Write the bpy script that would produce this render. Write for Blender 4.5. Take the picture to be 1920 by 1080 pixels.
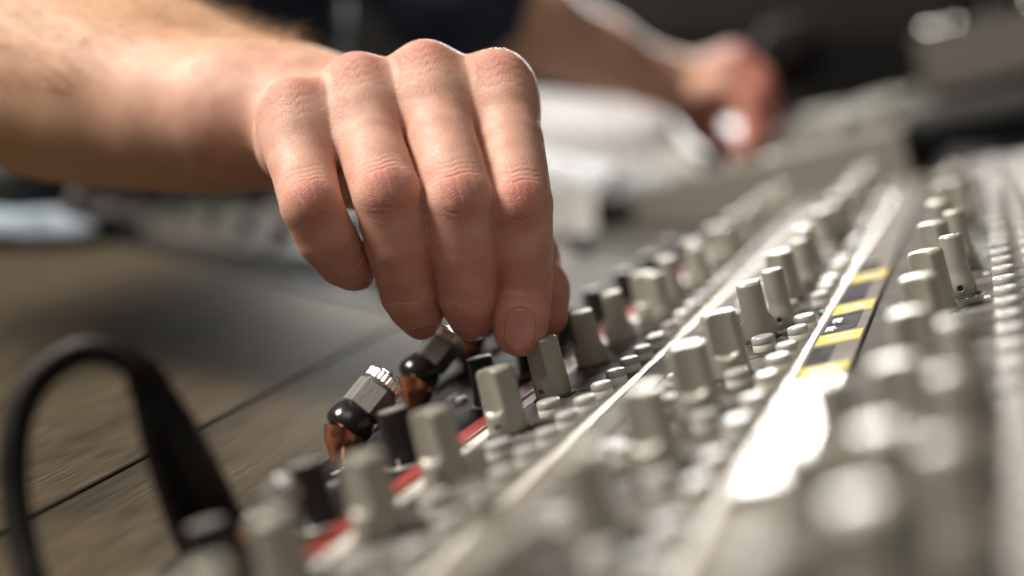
import bpy, math, random
import numpy as np
from mathutils import Vector, Matrix

random.seed(7); RNG = np.random.default_rng(7)
for o in list(bpy.data.objects): bpy.data.objects.remove(o)
S = bpy.context.scene
COL = S.collection

# ------------------------------------------------------------------ camera
F = 2667.0                                   # focal length in photo pixels (50 mm on a 36 mm gate)
PITCH = math.radians(9.26)
CAM = np.array([0.0, 0.0, 0.93])
cp, sp = math.cos(PITCH), math.sin(PITCH)
# camera axes in world: x right, y up, z backwards
RC = np.array([[1, 0, 0], [0, sp, -cp], [0, cp, sp]], float)   # columns = cam x, y, z in world
cam = bpy.data.cameras.new('camera'); camo = bpy.data.objects.new('camera', cam); COL.objects.link(camo)
camo.matrix_world = Matrix(((RC[0, 0], RC[0, 1], RC[0, 2], CAM[0]), (RC[1, 0], RC[1, 1], RC[1, 2], CAM[1]),
                            (RC[2, 0], RC[2, 1], RC[2, 2], CAM[2]), (0, 0, 0, 1)))
cam.lens = 50; cam.sensor_width = 36; cam.clip_start = 0.01; cam.clip_end = 50
cam.dof.use_dof = True; cam.dof.focus_distance = 0.403; cam.dof.aperture_fstop = 3.6
cam.dof.aperture_blades = 0
S.camera = camo

def c2w(p):
    """camera-space millimetres -> world metres"""
    return CAM + RC @ (np.asarray(p, float) * 0.001)
def c2wd(v):
    return RC @ np.asarray(v, float)
def P(px, py, d):
    """photo pixel at depth d (mm) -> camera-space mm"""
    return np.array([(px - 960) / F * d, (540 - py) / F * d, -d])

# ------------------------------------------------------------------ world, lamps, exposure
w = bpy.data.worlds.new('World'); S.world = w; w.use_nodes = True
w.node_tree.nodes['Background'].inputs[0].default_value = (1.0, 0.93, 0.84, 1)
w.node_tree.nodes['Background'].inputs[1].default_value = 0.052

def area(name, loc_c, target_c, sx, sy, power, col):
    L = bpy.data.lights.new(name, 'AREA'); L.shape = 'RECTANGLE'; L.size = sx; L.size_y = sy
    L.energy = power; L.color = col
    o = bpy.data.objects.new(name, L); COL.objects.link(o)
    a, b = Vector(c2w(loc_c)), Vector(c2w(target_c))
    o.location = a; o.rotation_euler = (b - a).to_track_quat('-Z', 'Y').to_euler()
    return o
HANDC = P(820, 420, 410)
# warm key lamp: high, from the left and a little on the camera's side
area('key_lamp', (-1650, 1800, -190), P(900, 300, 560), 0.85, 0.65, 124, (1.0, 0.92, 0.82))
# added unseen fill lamp behind the camera, lifts the other arm and knob fronts
area('fill_lamp', (-250, 1500, 750), P(1100, 250, 700), 1.1, 0.9, 8.5, (1.0, 0.91, 0.82))
# studio lamp hanging beyond the console: rim light and the glare on the panel
area('back_lamp', P(1110, -300, 2000), P(1200, 400, 700), 0.66, 0.32, 27, (1.0, 0.97, 0.93))

S.view_settings.view_transform = 'Standard'; S.view_settings.look = 'None'
S.view_settings.gamma = 1.0; S.view_settings.use_curve_mapping = False
S.view_settings.exposure = 0.0
S.render.engine = 'CYCLES'

# ------------------------------------------------------------------ helpers
def link(o, parent=None):
    COL.objects.link(o)
    if parent is not None: o.parent = parent
    return o
def tag(o, label=None, cat=None, group=None, kind=None):
    if label: o['label'] = label
    if cat: o['category'] = cat
    if group: o['group'] = group
    if kind: o['kind'] = kind
    return o
def empty(name, mat4=None, loc=None):
    o = bpy.data.objects.new(name, None); o.empty_display_size = 0.01; COL.objects.link(o)
    if mat4 is not None: o.matrix_world = mat4
    if loc is not None: o.location = loc
    return o
def mesh(name, V, Fc, mat=None, smooth=False):
    m = bpy.data.meshes.new(name)
    m.from_pydata([tuple(map(float, v)) for v in V], [], [tuple(map(int, f)) for f in Fc]); m.update()
    if mat: m.materials.append(mat)
    if smooth: m.polygons.foreach_set('use_smooth', [True] * len(m.polygons))
    return m
def obj(name, me, parent=None, loc=None, rot=None):
    o = bpy.data.objects.new(name, me); link(o, parent)
    if loc is not None: o.location = loc
    if rot is not None: o.rotation_euler = rot
    return o
def box_data(x0, x1, y0, y1, z0, z1, bev=0.0):
    if bev <= 0:
        V = [(x0, y0, z0), (x1, y0, z0), (x1, y1, z0), (x0, y1, z0), (x0, y0, z1), (x1, y0, z1), (x1, y1, z1), (x0, y1, z1)]
        Fc = [(0, 3, 2, 1), (4, 5, 6, 7), (0, 1, 5, 4), (1, 2, 6, 5), (2, 3, 7, 6), (3, 0, 4, 7)]
        return V, Fc
    b = bev
    V = [(x0, y0, z0), (x1, y0, z0), (x1, y1, z0), (x0, y1, z0), (x0, y0, z1 - b), (x1, y0, z1 - b), (x1, y1, z1 - b), (x0, y1, z1 - b),
         (x0 + b * .3, y0 + b * .3, z1 - b * .3), (x1 - b * .3, y0 + b * .3, z1 - b * .3), (x1 - b * .3, y1 - b * .3, z1 - b * .3), (x0 + b * .3, y1 - b * .3, z1 - b * .3),
         (x0 + b, y0 + b, z1), (x1 - b, y0 + b, z1), (x1 - b, y1 - b, z1), (x0 + b, y1 - b, z1)]
    Fc = [(0, 3, 2, 1)]
    for k in (0, 4, 8):
        for i in range(4):
            j = (i + 1) % 4; Fc.append((k + i, k + j, k + 4 + j, k + 4 + i))
    Fc.append((12, 13, 14, 15))
    return V, Fc
def box(name, x0, x1, y0, y1, z0, z1, mat, parent=None, bev=0.0):
    V, Fc = box_data(x0, x1, y0, y1, z0, z1, bev)
    return obj(name, mesh(name, V, Fc, mat), parent)
def lathe(prof, n=32, cap0=True, cap1=True):
    V = []; Fc = []
    for (r, z) in prof:
        for i in range(n):
            a = 2 * math.pi * i / n; V.append((r * math.cos(a), r * math.sin(a), z))
    for k in range(len(prof) - 1):
        for i in range(n):
            j = (i + 1) % n; Fc.append((k * n + i, k * n + j, (k + 1) * n + j, (k + 1) * n + i))
    if cap0: Fc.append(tuple(range(n - 1, -1, -1)))
    if cap1: Fc.append(tuple((len(prof) - 1) * n + i for i in range(n)))
    return V, Fc
def smooth_angle(me, deg=40):
    me.polygons.foreach_set('use_smooth', [True] * len(me.polygons))
    try: me.set_sharp_from_angle(angle=math.radians(deg))
    except Exception: pass
    return me
def tube(pts, rad, n=16, sub=6):
    """smooth tube through points (numpy, metres) with per-point radius (Catmull-Rom)"""
    pts = np.array(pts, float); rad = np.array(rad, float); out = []; rr = []
    m = len(pts)
    for i in range(m - 1):
        p0 = pts[max(i - 1, 0)]; p1 = pts[i]; p2 = pts[i + 1]; p3 = pts[min(i + 2, m - 1)]
        for s in range(sub):
            t = s / sub
            out.append(.5 * (2 * p1 + (p2 - p0) * t + (2 * p0 - 5 * p1 + 4 * p2 - p3) * t * t + (3 * p1 - p0 - 3 * p2 + p3) * t ** 3))
            rr.append(rad[i] * (1 - t) + rad[i + 1] * t)
    out.append(pts[-1]); rr.append(rad[-1]); out = np.array(out)
    tan = np.gradient(out, axis=0); tan /= np.linalg.norm(tan, axis=1)[:, None]
    u = np.cross(tan[0], (0.3, 0.2, 1.0)); u /= np.linalg.norm(u)
    V = []; Fc = []
    for k in range(len(out)):
        u = u - tan[k] * (u @ tan[k]); u /= np.linalg.norm(u); v = np.cross(tan[k], u)
        for i in range(n):
            a = 2 * math.pi * i / n; V.append(out[k] + rr[k] * (u * math.cos(a) + v * math.sin(a)))
    for k in range(len(out) - 1):
        for i in range(n):
            j = (i + 1) % n; Fc.append((k * n + i, k * n + j, (k + 1) * n + j, (k + 1) * n + i))
    Fc.append(tuple(range(n - 1, -1, -1))); Fc.append(tuple((len(out) - 1) * n + i for i in range(n)))
    return V, Fc

# ------------------------------------------------------------------ materials
def mat(name, col, rough=.5, metal=0.0, spec=.5, coat=0.0):
    m = bpy.data.materials.new(name); m.use_nodes = True
    b = m.node_tree.nodes['Principled BSDF']
    b.inputs['Base Color'].default_value = (*col, 1); b.inputs['Roughness'].default_value = rough
    b.inputs['Metallic'].default_value = metal; b.inputs['Specular IOR Level'].default_value = spec
    b.inputs['Coat Weight'].default_value = coat
    return m
def N(m, t, **kw):
    n = m.node_tree.nodes.new(t)
    for k, v in kw.items(): setattr(n, k, v)
    return n
def L(m, a, b): m.node_tree.links.new(a, b)
def worn(m, scale=400, amount=.25, bump=.15, bscale=2500, bdist=.00004, rvar=.12, stretch=None):
    """uneven colour, uneven gloss and a fine grain on a plain principled material"""
    b = m.node_tree.nodes['Principled BSDF']
    tc = N(m, 'ShaderNodeTexCoord'); src = tc.outputs['Object']
    if stretch:
        mp = N(m, 'ShaderNodeMapping'); mp.inputs['Scale'].default_value = stretch; L(m, src, mp.inputs['Vector']); src = mp.outputs[0]
    n1 = N(m, 'ShaderNodeTexNoise'); n1.inputs['Scale'].default_value = scale; n1.inputs['Detail'].default_value = 5
    L(m, src, n1.inputs['Vector'])
    col = tuple(b.inputs['Base Color'].default_value)
    mx = N(m, 'ShaderNodeMix', data_type='RGBA')
    mx.inputs[6].default_value = tuple(c * (1 - amount) for c in col[:3]) + (1,)
    mx.inputs[7].default_value = tuple(min(1, c * (1 + amount)) for c in col[:3]) + (1,)
    L(m, n1.outputs['Fac'], mx.inputs[0]); L(m, mx.outputs[2], b.inputs['Base Color'])
    r = b.inputs['Roughness'].default_value
    mr = N(m, 'ShaderNodeMapRange'); mr.inputs[1].default_value = .3; mr.inputs[2].default_value = .7
    mr.inputs[3].default_value = max(.03, r - rvar); mr.inputs[4].default_value = min(1, r + rvar)
    n3 = N(m, 'ShaderNodeTexNoise'); n3.inputs['Scale'].default_value = scale * .45; n3.inputs['Detail'].default_value = 6
    L(m, src, n3.inputs['Vector']); L(m, n3.outputs['Fac'], mr.inputs[0]); L(m, mr.outputs[0], b.inputs['Roughness'])
    if bump > 0:
        n2 = N(m, 'ShaderNodeTexNoise'); n2.inputs['Scale'].default_value = bscale; n2.inputs['Detail'].default_value = 3
        L(m, src, n2.inputs['Vector'])
        bp = N(m, 'ShaderNodeBump'); bp.inputs['Strength'].default_value = bump; bp.inputs['Distance'].default_value = bdist
        L(m, n2.outputs['Fac'], bp.inputs['Height']); L(m, bp.outputs[0], b.inputs['Normal'])
    return m

M = {}
M['cream'] = worn(mat('cream_plastic', (.34, .33, .285), .40, .25, .42), 350, .10, .25, 3500, .00003)
M['cream_top'] = worn(mat('cream_cap', (.22, .21, .185), .5, 0, .25), 350, .08, .2, 3000)
M['grey_btn'] = worn(mat('grey_button', (.36, .36, .35), .36), 500, .10, .2, 4000)
M['white_btn'] = worn(mat('white_button', (.60, .58, .52), .4), 500, .06, .1, 4000)
M['panel'] = worn(mat('panel_paint', (.125, .119, .107), .7, 0, .08), 120, .10, .35, 5000, .00004)
M['inlay'] = worn(mat('dark_inlay', (.05, .046, .041), .62, 0, .16), 150, .22, .4, 5000, .00004)
M['rail'] = worn(mat('white_rail', (.60, .58, .53), .45, 0, .3), 200, .08, .2, 4000)
M['tape'] = worn(mat('label_tape', (.17, .157, .14), .85, 0, .05), 90, .18, .4, 900, .00006)
M['gloss'] = worn(mat('glossy_strip', (.30, .28, .25), .26, 0, .32), 60, .15, .25, 500, .00006, .06)
M['dgrey'] = worn(mat('dark_grey_panel', (.085, .079, .070), .85, 0, .04), 100, .12, .3, 5000, .00004)
M['black'] = worn(mat('black_panel', (.006, .006, .006), .6, 0, .12), 200, .3, .3, 4000, .00004)
M['blackp'] = worn(mat('black_plastic', (.010, .009, .009), .36), 300, .3, .25, 4000, .00003)
M['rubber'] = worn(mat('black_rubber', (.005, .0045, .0045), .5, 0, .2), 200, .3, .3, 2000, .00008)
M['dome'] = worn(mat('black_dome', (.016, .016, .017), .20), 300, .2, .15, 1500, .00005, .07)
M['red'] = worn(mat('red_strip', (.25, .042, .033), .5, 0, .25), 160, .2, .3, 2000, .00006)
M['chrome'] = worn(mat('brushed_steel', (.27, .265, .255), .5, 1.0), 900, .22, .8, 2600, .00009, .08, (1, 1, .12))
M['bright'] = worn(mat('bright_steel', (.80, .79, .76), .20, 1.0), 600, .1, .3, 2000, .00005, .06)
M['orange_metal'] = worn(mat('orange_collar', (.80, .36, .22), .20, 1.0), 400, .06, .15, 1500, .00003, .05)
M['silver'] = worn(mat('silver_paint', (.36, .355, .34), .34, .6), 500, .1, .2, 3000)
M['hole'] = mat('dark_hole', (.012, .011, .010), .5)
M['yellow'] = worn(mat('yellow_label', (.55, .47, .11), .85, 0, .06), 120, .08, .3, 1500, .00005)
M['blacklab'] = worn(mat('black_label', (.036, .033, .038), .85, 0, .05), 200, .5, .3, 1500, .00005)
M['ink'] = mat('black_ink', (.03, .025, .02), .55)
M['white_ink'] = mat('white_ink', (.72, .71, .68), .5)
M['green'] = mat('green_lens', (.01, .10, .05), .2)
M['paper'] = worn(mat('white_paper', (.52, .515, .50), .75, 0, .2), 8, .03, .2, 200, .0003)
M['navy'] = worn(mat('navy_cloth', (.020, .031, .062), .85), 25, .35, .5, 900, .0006)
M['cuff'] = worn(mat('blue_cuff', (.10, .13, .19), .85), 25, .2, .5, 900, .0006)
M['denim'] = worn(mat('pale_blue_cloth', (.33, .40, .48), .85), 25, .2, .5, 700, .0006)
M['darkcase'] = worn(mat('dark_grey_case', (.075, .070, .064), .65, 0, .12), 30, .35, .3, 900, .0002)
M['blackcase'] = worn(mat('black_case', (.012, .011, .010), .6), 30, .3, .3, 900, .0002)
M['micgrey'] = worn(mat('mic_grille', (.012, .011, .011), .9, 0, .05), 60, .3, .3, 900, .0002)
M['darktube'] = worn(mat('dark_tube', (.045, .045, .045), .5), 30, .2)
M['wall'] = worn(mat('dark_wall', (.006, .005, .0045), .8), 2, .3, .3, 60, .002)
M['floor'] = worn(mat('dark_floor', (.025, .021, .018), .7), 3, .3, .3, 60, .002)
M['brown'] = worn(mat('brown_panel', (.012, .009, .0075), .7), 5, .2, .3, 100, .001)

def wood():
    m = mat('stained_wood', (.1, .08, .06), .5, 0, .16); b = m.node_tree.nodes['Principled BSDF']
    tc = N(m, 'ShaderNodeTexCoord'); oi = N(m, 'ShaderNodeObjectInfo')
    ad = N(m, 'ShaderNodeVectorMath', operation='ADD'); cm = N(m, 'ShaderNodeCombineXYZ')
    mu = N(m, 'ShaderNodeMath', operation='MULTIPLY'); mu.inputs[1].default_value = 3.7; L(m, oi.outputs['Random'], mu.inputs[0])
    L(m, mu.outputs[0], cm.inputs[0]); L(m, mu.outputs[0], cm.inputs[1])
    L(m, tc.outputs['Object'], ad.inputs[0]); L(m, cm.outputs[0], ad.inputs[1])
    mp = N(m, 'ShaderNodeMapping'); mp.inputs['Scale'].default_value = (1, .04, 1); L(m, ad.outputs[0], mp.inputs[0])
    n1 = N(m, 'ShaderNodeTexNoise'); n1.inputs['Scale'].default_value = 42; n1.inputs['Detail'].default_value = 8; n1.inputs['Roughness'].default_value = .62
    n1.inputs['Distortion'].default_value = .25; L(m, mp.outputs[0], n1.inputs[0])
    n2 = N(m, 'ShaderNodeTexNoise'); n2.inputs['Scale'].default_value = 900; n2.inputs['Detail'].default_value = 3
    mp2 = N(m, 'ShaderNodeMapping'); mp2.inputs['Scale'].default_value = (1, .05, 1); L(m, ad.outputs[0], mp2.inputs[0]); L(m, mp2.outputs[0], n2.inputs[0])
    n3 = N(m, 'ShaderNodeTexNoise'); n3.inputs['Scale'].default_value = 9; n3.inputs['Detail'].default_value = 3; L(m, ad.outputs[0], n3.inputs[0])
    cr = N(m, 'ShaderNodeValToRGB'); L(m, n1.outputs['Fac'], cr.inputs[0])
    e = cr.color_ramp.elements; e[0].position = .30; e[0].color = (.040, .032, .021, 1); e[1].position = .72; e[1].color = (.110, .087, .056, 1)
    cr2 = N(m, 'ShaderNodeValToRGB'); L(m, n2.outputs['Fac'], cr2.inputs[0])
    e = cr2.color_ramp.elements; e[0].position = .36; e[0].color = (.55, .55, .55, 1); e[1].position = .60; e[1].color = (1.08, 1.06, 1.0, 1)
    mx = N(m, 'ShaderNodeMix', data_type='RGBA', blend_type='MULTIPLY'); mx.inputs[0].default_value = 1
    L(m, cr.outputs[0], mx.inputs[6]); L(m, cr2.outputs[0], mx.inputs[7])
    mx2 = N(m, 'ShaderNodeMix', data_type='RGBA', blend_type='MULTIPLY'); mx2.inputs[0].default_value = .6
    cr3 = N(m, 'ShaderNodeValToRGB'); L(m, n3.outputs['Fac'], cr3.inputs[0])
    e = cr3.color_ramp.elements; e[0].position = .35; e[0].color = (.55, .58, .6, 1); e[1].position = .65; e[1].color = (1.12, 1.04, .92, 1)
    L(m, mx.outputs[2], mx2.inputs[6]); L(m, cr3.outputs[0], mx2.inputs[7]); L(m, mx2.outputs[2], b.inputs['Base Color'])
    mr = N(m, 'ShaderNodeMapRange'); mr.inputs[3].default_value = .50; mr.inputs[4].default_value = .72; L(m, n2.outputs['Fac'], mr.inputs[0]); L(m, mr.outputs[0], b.inputs['Roughness'])
    bp = N(m, 'ShaderNodeBump'); bp.inputs['Strength'].default_value = .55; bp.inputs['Distance'].default_value = .00025
    L(m, n2.outputs['Fac'], bp.inputs['Height']); L(m, bp.outputs[0], b.inputs['Normal'])
    return m
M['wood'] = wood()

def skin(name, detail=True):
    m = mat(name, (.55, .33, .25), .45); b = m.node_tree.nodes['Principled BSDF']
    b.inputs['Subsurface Weight'].default_value = .24
    b.inputs['Subsurface Radius'].default_value = (1.0, .36, .20); b.inputs['Subsurface Scale'].default_value = .0028
    b.inputs['Specular IOR Level'].default_value = .36
    tc = N(m, 'ShaderNodeTexCoord')
    at = N(m, 'ShaderNodeAttribute'); at.attribute_name = 'red'
    n1 = N(m, 'ShaderNodeTexNoise'); n1.inputs['Scale'].default_value = 140; n1.inputs['Detail'].default_value = 5; L(m, tc.outputs['Object'], n1.inputs[0])
    c1 = N(m, 'ShaderNodeValToRGB'); L(m, n1.outputs['Fac'], c1.inputs[0])
    e = c1.color_ramp.elements; e[0].position = .34; e[0].color = (.56, .305, .232, 1); e[1].position = .66; e[1].color = (.66, .395, .308, 1)
    mx = N(m, 'ShaderNodeMix', data_type='RGBA'); mx.inputs[7].default_value = (.52, .140, .105, 1)
    L(m, at.outputs['Fac'], mx.inputs[0]); L(m, c1.outputs[0], mx.inputs[6])
    pale = N(m, 'ShaderNodeAttribute'); pale.attribute_name = 'pale'
    mx3 = N(m, 'ShaderNodeMix', data_type='RGBA'); mx3.inputs[7].default_value = (.68, .42, .265, 1)
    L(m, pale.outputs['Fac'], mx3.inputs[0]); L(m, mx.outputs[2], mx3.inputs[6]); L(m, mx3.outputs[2], b.inputs['Base Color'])
    if detail:
        wr = N(m, 'ShaderNodeAttribute'); wr.attribute_name = 'wrinkle'
        v = N(m, 'ShaderNodeTexVoronoi', feature='DISTANCE_TO_EDGE'); v.inputs['Scale'].default_value = 1500
        nd = N(m, 'ShaderNodeTexNoise'); nd.inputs['Scale'].default_value = 600; nd.inputs['Detail'].default_value = 2; L(m, tc.outputs['Object'], nd.inputs[0])
        vm = N(m, 'ShaderNodeVectorMath', operation='SCALE'); vm.inputs['Scale'].default_value = .0012
        L(m, nd.outputs['Color'], vm.inputs[0])
        va = N(m, 'ShaderNodeVectorMath', operation='ADD'); L(m, tc.outputs['Object'], va.inputs[0]); L(m, vm.outputs[0], va.inputs[1]); L(m, va.outputs[0], v.inputs['Vector'])
        vr = N(m, 'ShaderNodeMapRange'); vr.inputs[1].default_value = 0; vr.inputs[2].default_value = .22; L(m, v.outputs['Distance'], vr.inputs[0])
        n2 = N(m, 'ShaderNodeTexNoise'); n2.inputs['Scale'].default_value = 2600; n2.inputs['Detail'].default_value = 3; L(m, tc.outputs['Object'], n2.inputs[0])
        a1 = N(m, 'ShaderNodeMath', operation='MULTIPLY_ADD'); a1.inputs[1].default_value = .55; L(m, n2.outputs['Fac'], a1.inputs[0]); L(m, vr.outputs[0], a1.inputs[2])
        bp = N(m, 'ShaderNodeBump'); bp.inputs['Distance'].default_value = .00011; L(m, a1.outputs[0], bp.inputs['Height'])
        sm = N(m, 'ShaderNodeMath', operation='MULTIPLY_ADD'); sm.inputs[1].default_value = .40; sm.inputs[2].default_value = .40
        L(m, wr.outputs['Fac'], sm.inputs[0]); L(m, sm.outputs[0], bp.inputs['Strength'])
        L(m, bp.outputs[0], b.inputs['Normal'])
        n4 = N(m, 'ShaderNodeTexNoise'); n4.inputs['Scale'].default_value = 300; n4.inputs['Detail'].default_value = 4; L(m, tc.outputs['Object'], n4.inputs[0])
        mr = N(m, 'ShaderNodeMapRange'); mr.inputs[1].default_value = .3; mr.inputs[2].default_value = .7; mr.inputs[3].default_value = .40; mr.inputs[4].default_value = .58
        L(m, n4.outputs['Fac'], mr.inputs[0]); L(m, mr.outputs[0], b.inputs['Roughness'])
    return m
M['skin'] = skin('skin')
M['nail'] = worn(mat('fingernail', (.52, .235, .20), .24, 0, .5), 250, .08, .25, 700, .00004)
M['nail'].node_tree.nodes['Principled BSDF'].inputs['Subsurface Weight'].default_value = .15
M['nail'].node_tree.nodes['Principled BSDF'].inputs['Subsurface Scale'].default_value = .0015

# ------------------------------------------------------------------ setting: dark room behind
def wbox(name, x0, x1, y0, y1, z0, z1, m, kind=None):
    o = box(name, x0, x1, y0, y1, z0, z1, m)
    if kind: o['kind'] = kind
    return o
wbox('floor', -3, 4, -1.5, 4.2, -.05, 0, M['floor'], 'structure')
wbox('wall', -3, 4, 3.6, 3.75, 0, 2.8, M['wall'], 'structure')

# ------------------------------------------------------------------ wooden desk (armrest of the console)
A = np.array([870, 435, -2667.]); A /= np.linalg.norm(A)                # along the console, away from the camera
Nn = np.array([-.25, 1, 0.]); Nn[2] = -(Nn[0] * A[0] + Nn[1] * A[1]) / A[2]; Nn /= np.linalg.norm(Nn)   # panel normal
B = np.cross(A, Nn)                                                       # across the console, away from the operator
P0 = np.array([80 / 6.5, -205 / 6.5, -410.])                              # foot of the knob that is being turned
def puv(px, py, h=0.0):
    r = np.array([(px - 960) / F, (540 - py) / F, -1]); t = (Nn @ P0 + h) / (Nn @ r); q = r * t - P0
    return (q @ B) * .001, (q @ A) * .001
UP = np.array([0, cp, sp])                                                # world up in camera space
WOODH = UP @ (P0 - 62 * B) - 4.0                                          # desk surface, mm relative to the camera
def pwood(px, py, h=0.0):
    r = np.array([(px - 960) / F, (540 - py) / F, -1]); t = (WOODH + h) / (UP @ r); return c2w(r * t)
e1, e2 = pwood(440, 990), pwood(640, 850)
dA = (e2 - e1); dA[2] = 0; dA /= np.linalg.norm(dA); dB = np.array([dA[1], -dA[0], 0])   # dB to the right
desk = empty('wooden_desk', Matrix(((dB[0], dA[0], 0, e1[0]), (dB[1], dA[1], 0, e1[1]), (0, 0, 1, e1[2]), (0, 0, 0, 1))))
tag(desk, 'dark stained wooden desk of wide planks in front of the mixing console', 'desk')
sx = (pwood(390, 795) - e1) @ dB
zt = 0.0
f1, f2 = pwood(120, 432), pwood(700, 577)                                 # far end, cut at an angle
def far_y(x):
    a = np.array([(f1 - e1) @ dB, (f1 - e1) @ dA]); b = np.array([(f2 - e1) @ dB, (f2 - e1) @ dA])
    return a[1] + (b[1] - a[1]) * (x - a[0]) / (b[0] - a[0])
def plank(x0, x1):
    g = .0011; x0 += g; x1 -= g; y0 = -.35; ya, yb = far_y(x0), far_y(x1); b = .0004; z0 = -.032
    V = [(x0, y0, z0), (x1, y0, z0), (x1, yb, z0), (x0, ya, z0), (x0, y0, -b), (x1, y0, -b), (x1, yb, -b), (x0, ya, -b),
         (x0 + b, y0 + b, 0), (x1 - b, y0 + b, 0), (x1 - b, yb - b, 0), (x0 + b, ya - b, 0)]
    Fc = [(0, 3, 2, 1)] + [(k + i, k + (i + 1) % 4, k + 4 + (i + 1) % 4, k + 4 + i) for k in (0, 4) for i in range(4)] + [(8, 9, 10, 11)]
    return obj('plank', mesh('plank', V, Fc, M['wood']), desk)
plank(sx, 0.0); plank(sx - .16, sx); plank(sx - .32, sx - .16); plank(sx - .48, sx - .32)
box('underframe', sx - .47, -.004, -.34, far_y(-.01) - .02, -.075, -.034, M['blackcase'], desk)

# ------------------------------------------------------------------ mixing console
def frame4(origin_c, b=B, a=A, n=Nn):
    Bw, Aw, Nw = c2wd(b), c2wd(a), c2wd(n); o = c2w(origin_c)
    return Matrix(((Bw[0], Aw[0], Nw[0], o[0]), (Bw[1], Aw[1], Nw[1], o[1]), (Bw[2], Aw[2], Nw[2], o[2]), (0, 0, 0, 1)))
con = empty('mixing_console', frame4(P0))
tag(con, 'large cream and black audio mixing console with rows of knobs and a red stripe', 'mixing console')
mm = .001
V0, V1 = -.30, .556
def strip(name, u0, u1, w1, m, v0=V0, v1=V1, w0=-.006, bev=.0004):
    return box(name, u0 * mm, u1 * mm, v0, v1, w0, w1, m, con, bev)
box('case', -.057, .262, V0 + .002, V1 - .002, -.075, -.0065, M['blackcase'], con)
strip('black_panel', -58, -18.3, 0, M['black'])
strip('red_stripe', -18.2, -11.2, .0009, M['red'])
strip('panel', -11.1, 22.2, 0, M['panel'])
strip('rail', 22.3, 25.3, .0007, M['rail'])
strip('label_strip', 25.4, 33.5, .0003, M['tape'])
strip('panel', 33.6, 72.6, 0, M['panel'])
strip('rail', 72.7, 75.2, .0008, M['rail'])
strip('label_strip', 75.3, 88.4, .0005, M['gloss'])
strip('divider', 88.5, 99.4, -.0006, M['dgrey'])
strip('panel', 99.5, 141, 0, M['panel'])
strip('rail', 141.1, 144, .0007, M['rail'])
strip('label_strip', 144.1, 156, .0003, M['tape'])
strip('panel', 156.1, 262, 0, M['panel'])
strip('white_margin', -10.6, -6.4, .0003, M['rail'], w0=.00002, bev=.0001)
# ---- knob meshes
def fat_knob_mesh():
    """tapered round knob with two scooped grip faces"""
    n = 72; H = 17.2; rows = []
    hs = np.concatenate([[0, .25], np.linspace(.6, 15.6, 40), H - np.array([1.25, .9, .55, .28, .1, 0])])
    V = []; Fc = []
    def smin(a, b, k):
        h = np.clip(.5 + .5 * (b - a) / k, 0, 1); return b * (1 - h) + a * h - k * h * (1 - h)
    for h in hs:
        base = 5.25 - .40 * min(1, max(0, (h - 4.0) / 12.0))
        if h < .4: base -= .25 * (1 - h / .4)
        edge = max(0, h - (H - 1.3)); base -= 1.3 - math.sqrt(max(0, 1.3 ** 2 - edge ** 2)) if edge > 0 else 0
        for i in range(n):
            th = 2 * math.pi * i / n
            c, s = math.cos(th), math.sin(th)
            y = base * s; W = 4.6
            h0 = 5.0 + (W - math.sqrt(max(0, W * W - min(abs(y), W) ** 2))) * .75
            cut = base
            for _ in range(4): cut = (3.25 + .045 * (min(cut, 9) * s) ** 2) / max(abs(c), 1e-3)
            a = min(1, max(0, (h - h0) / .9)); a = a * a * (3 - 2 * a)
            r = base
            if cut < base + .3: r = base * (1 - a) + a * smin(base, cut, .35)
            V.append((r * c * mm, r * s * mm, h * mm))
    for k in range(len(hs) - 1):
        for i in range(n):
            j = (i + 1) % n; Fc.append((k * n + i, k * n + j, (k + 1) * n + j, (k + 1) * n + i))
    top = len(hs) - 1; t0 = len(V)
    for f_, dz in ((.75, .12), (.4, .2)):
        for i in range(n):
            x, y, z = V[top * n + i]; V.append((x * f_, y * f_, z + dz * mm))
    pr = [top * n, t0, t0 + n]
    for a_, b_ in zip(pr[:-1], pr[1:]):
        for i in range(n):
            j = (i + 1) % n; Fc.append((a_ + i, a_ + j, b_ + j, b_ + i))
    c_ = len(V); V.append((0, 0, (H + .22) * mm))
    for i in range(n): Fc.append((t0 + n + i, t0 + n + (i + 1) % n, c_))
    return smooth_angle(mesh('knob', V, Fc, M['cream']), 50)
def slim_knob_mesh():
    H = 17.5
    prof = [(3.95, 0), (4.15, .25), (4.15, 3.2), (4.0, 4.6), (3.45, 6.2), (3.3, 8), (3.3, H - .9), (3.2, H - .45), (2.95, H - .12), (2.6, H), (1.2, H + .12), (.3, H + .1)]
    V, Fc = lathe([(r * mm, z * mm) for r, z in prof], 40)
    return smooth_angle(mesh('knob', V, Fc, M['cream']), 50)
def screw_mesh():
    V, Fc = lathe([(.95 * mm, -.2 * mm), (.95 * mm, .06 * mm), (.80 * mm, .12 * mm), (.66 * mm, .04 * mm), (.62 * mm, -.15 * mm)], 20, True, True)
    return smooth_angle(mesh('set_screw', V, Fc, M['silver']), 35)
def hole_mesh():
    V, Fc = lathe([(.62 * mm, -.12 * mm), (.60 * mm, .005 * mm)], 16, True, True)
    return mesh('screw_hole', V, Fc, M['hole'])
def skirt_mesh(r):
    V, Fc = lathe([(r * mm, 0), (r * mm, .5 * mm), ((r - .3) * mm, .7 * mm)], 40)
    return smooth_angle(mesh('knob_skirt', V, Fc, M['inlay']), 40)
def dot_mesh():
    V, Fc = lathe([(.45 * mm, 0), (.4 * mm, .1 * mm), (.15 * mm, .12 * mm)], 14)
    return mesh('pointer_dot', V, Fc, M['inlay'])
FAT, SLIM, SCREW, HOLE, DOT = fat_knob_mesh(), slim_knob_mesh(), screw_mesh(), hole_mesh(), dot_mesh()
SK_F, SK_S = skirt_mesh(6.0), skirt_mesh(4.9)
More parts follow.
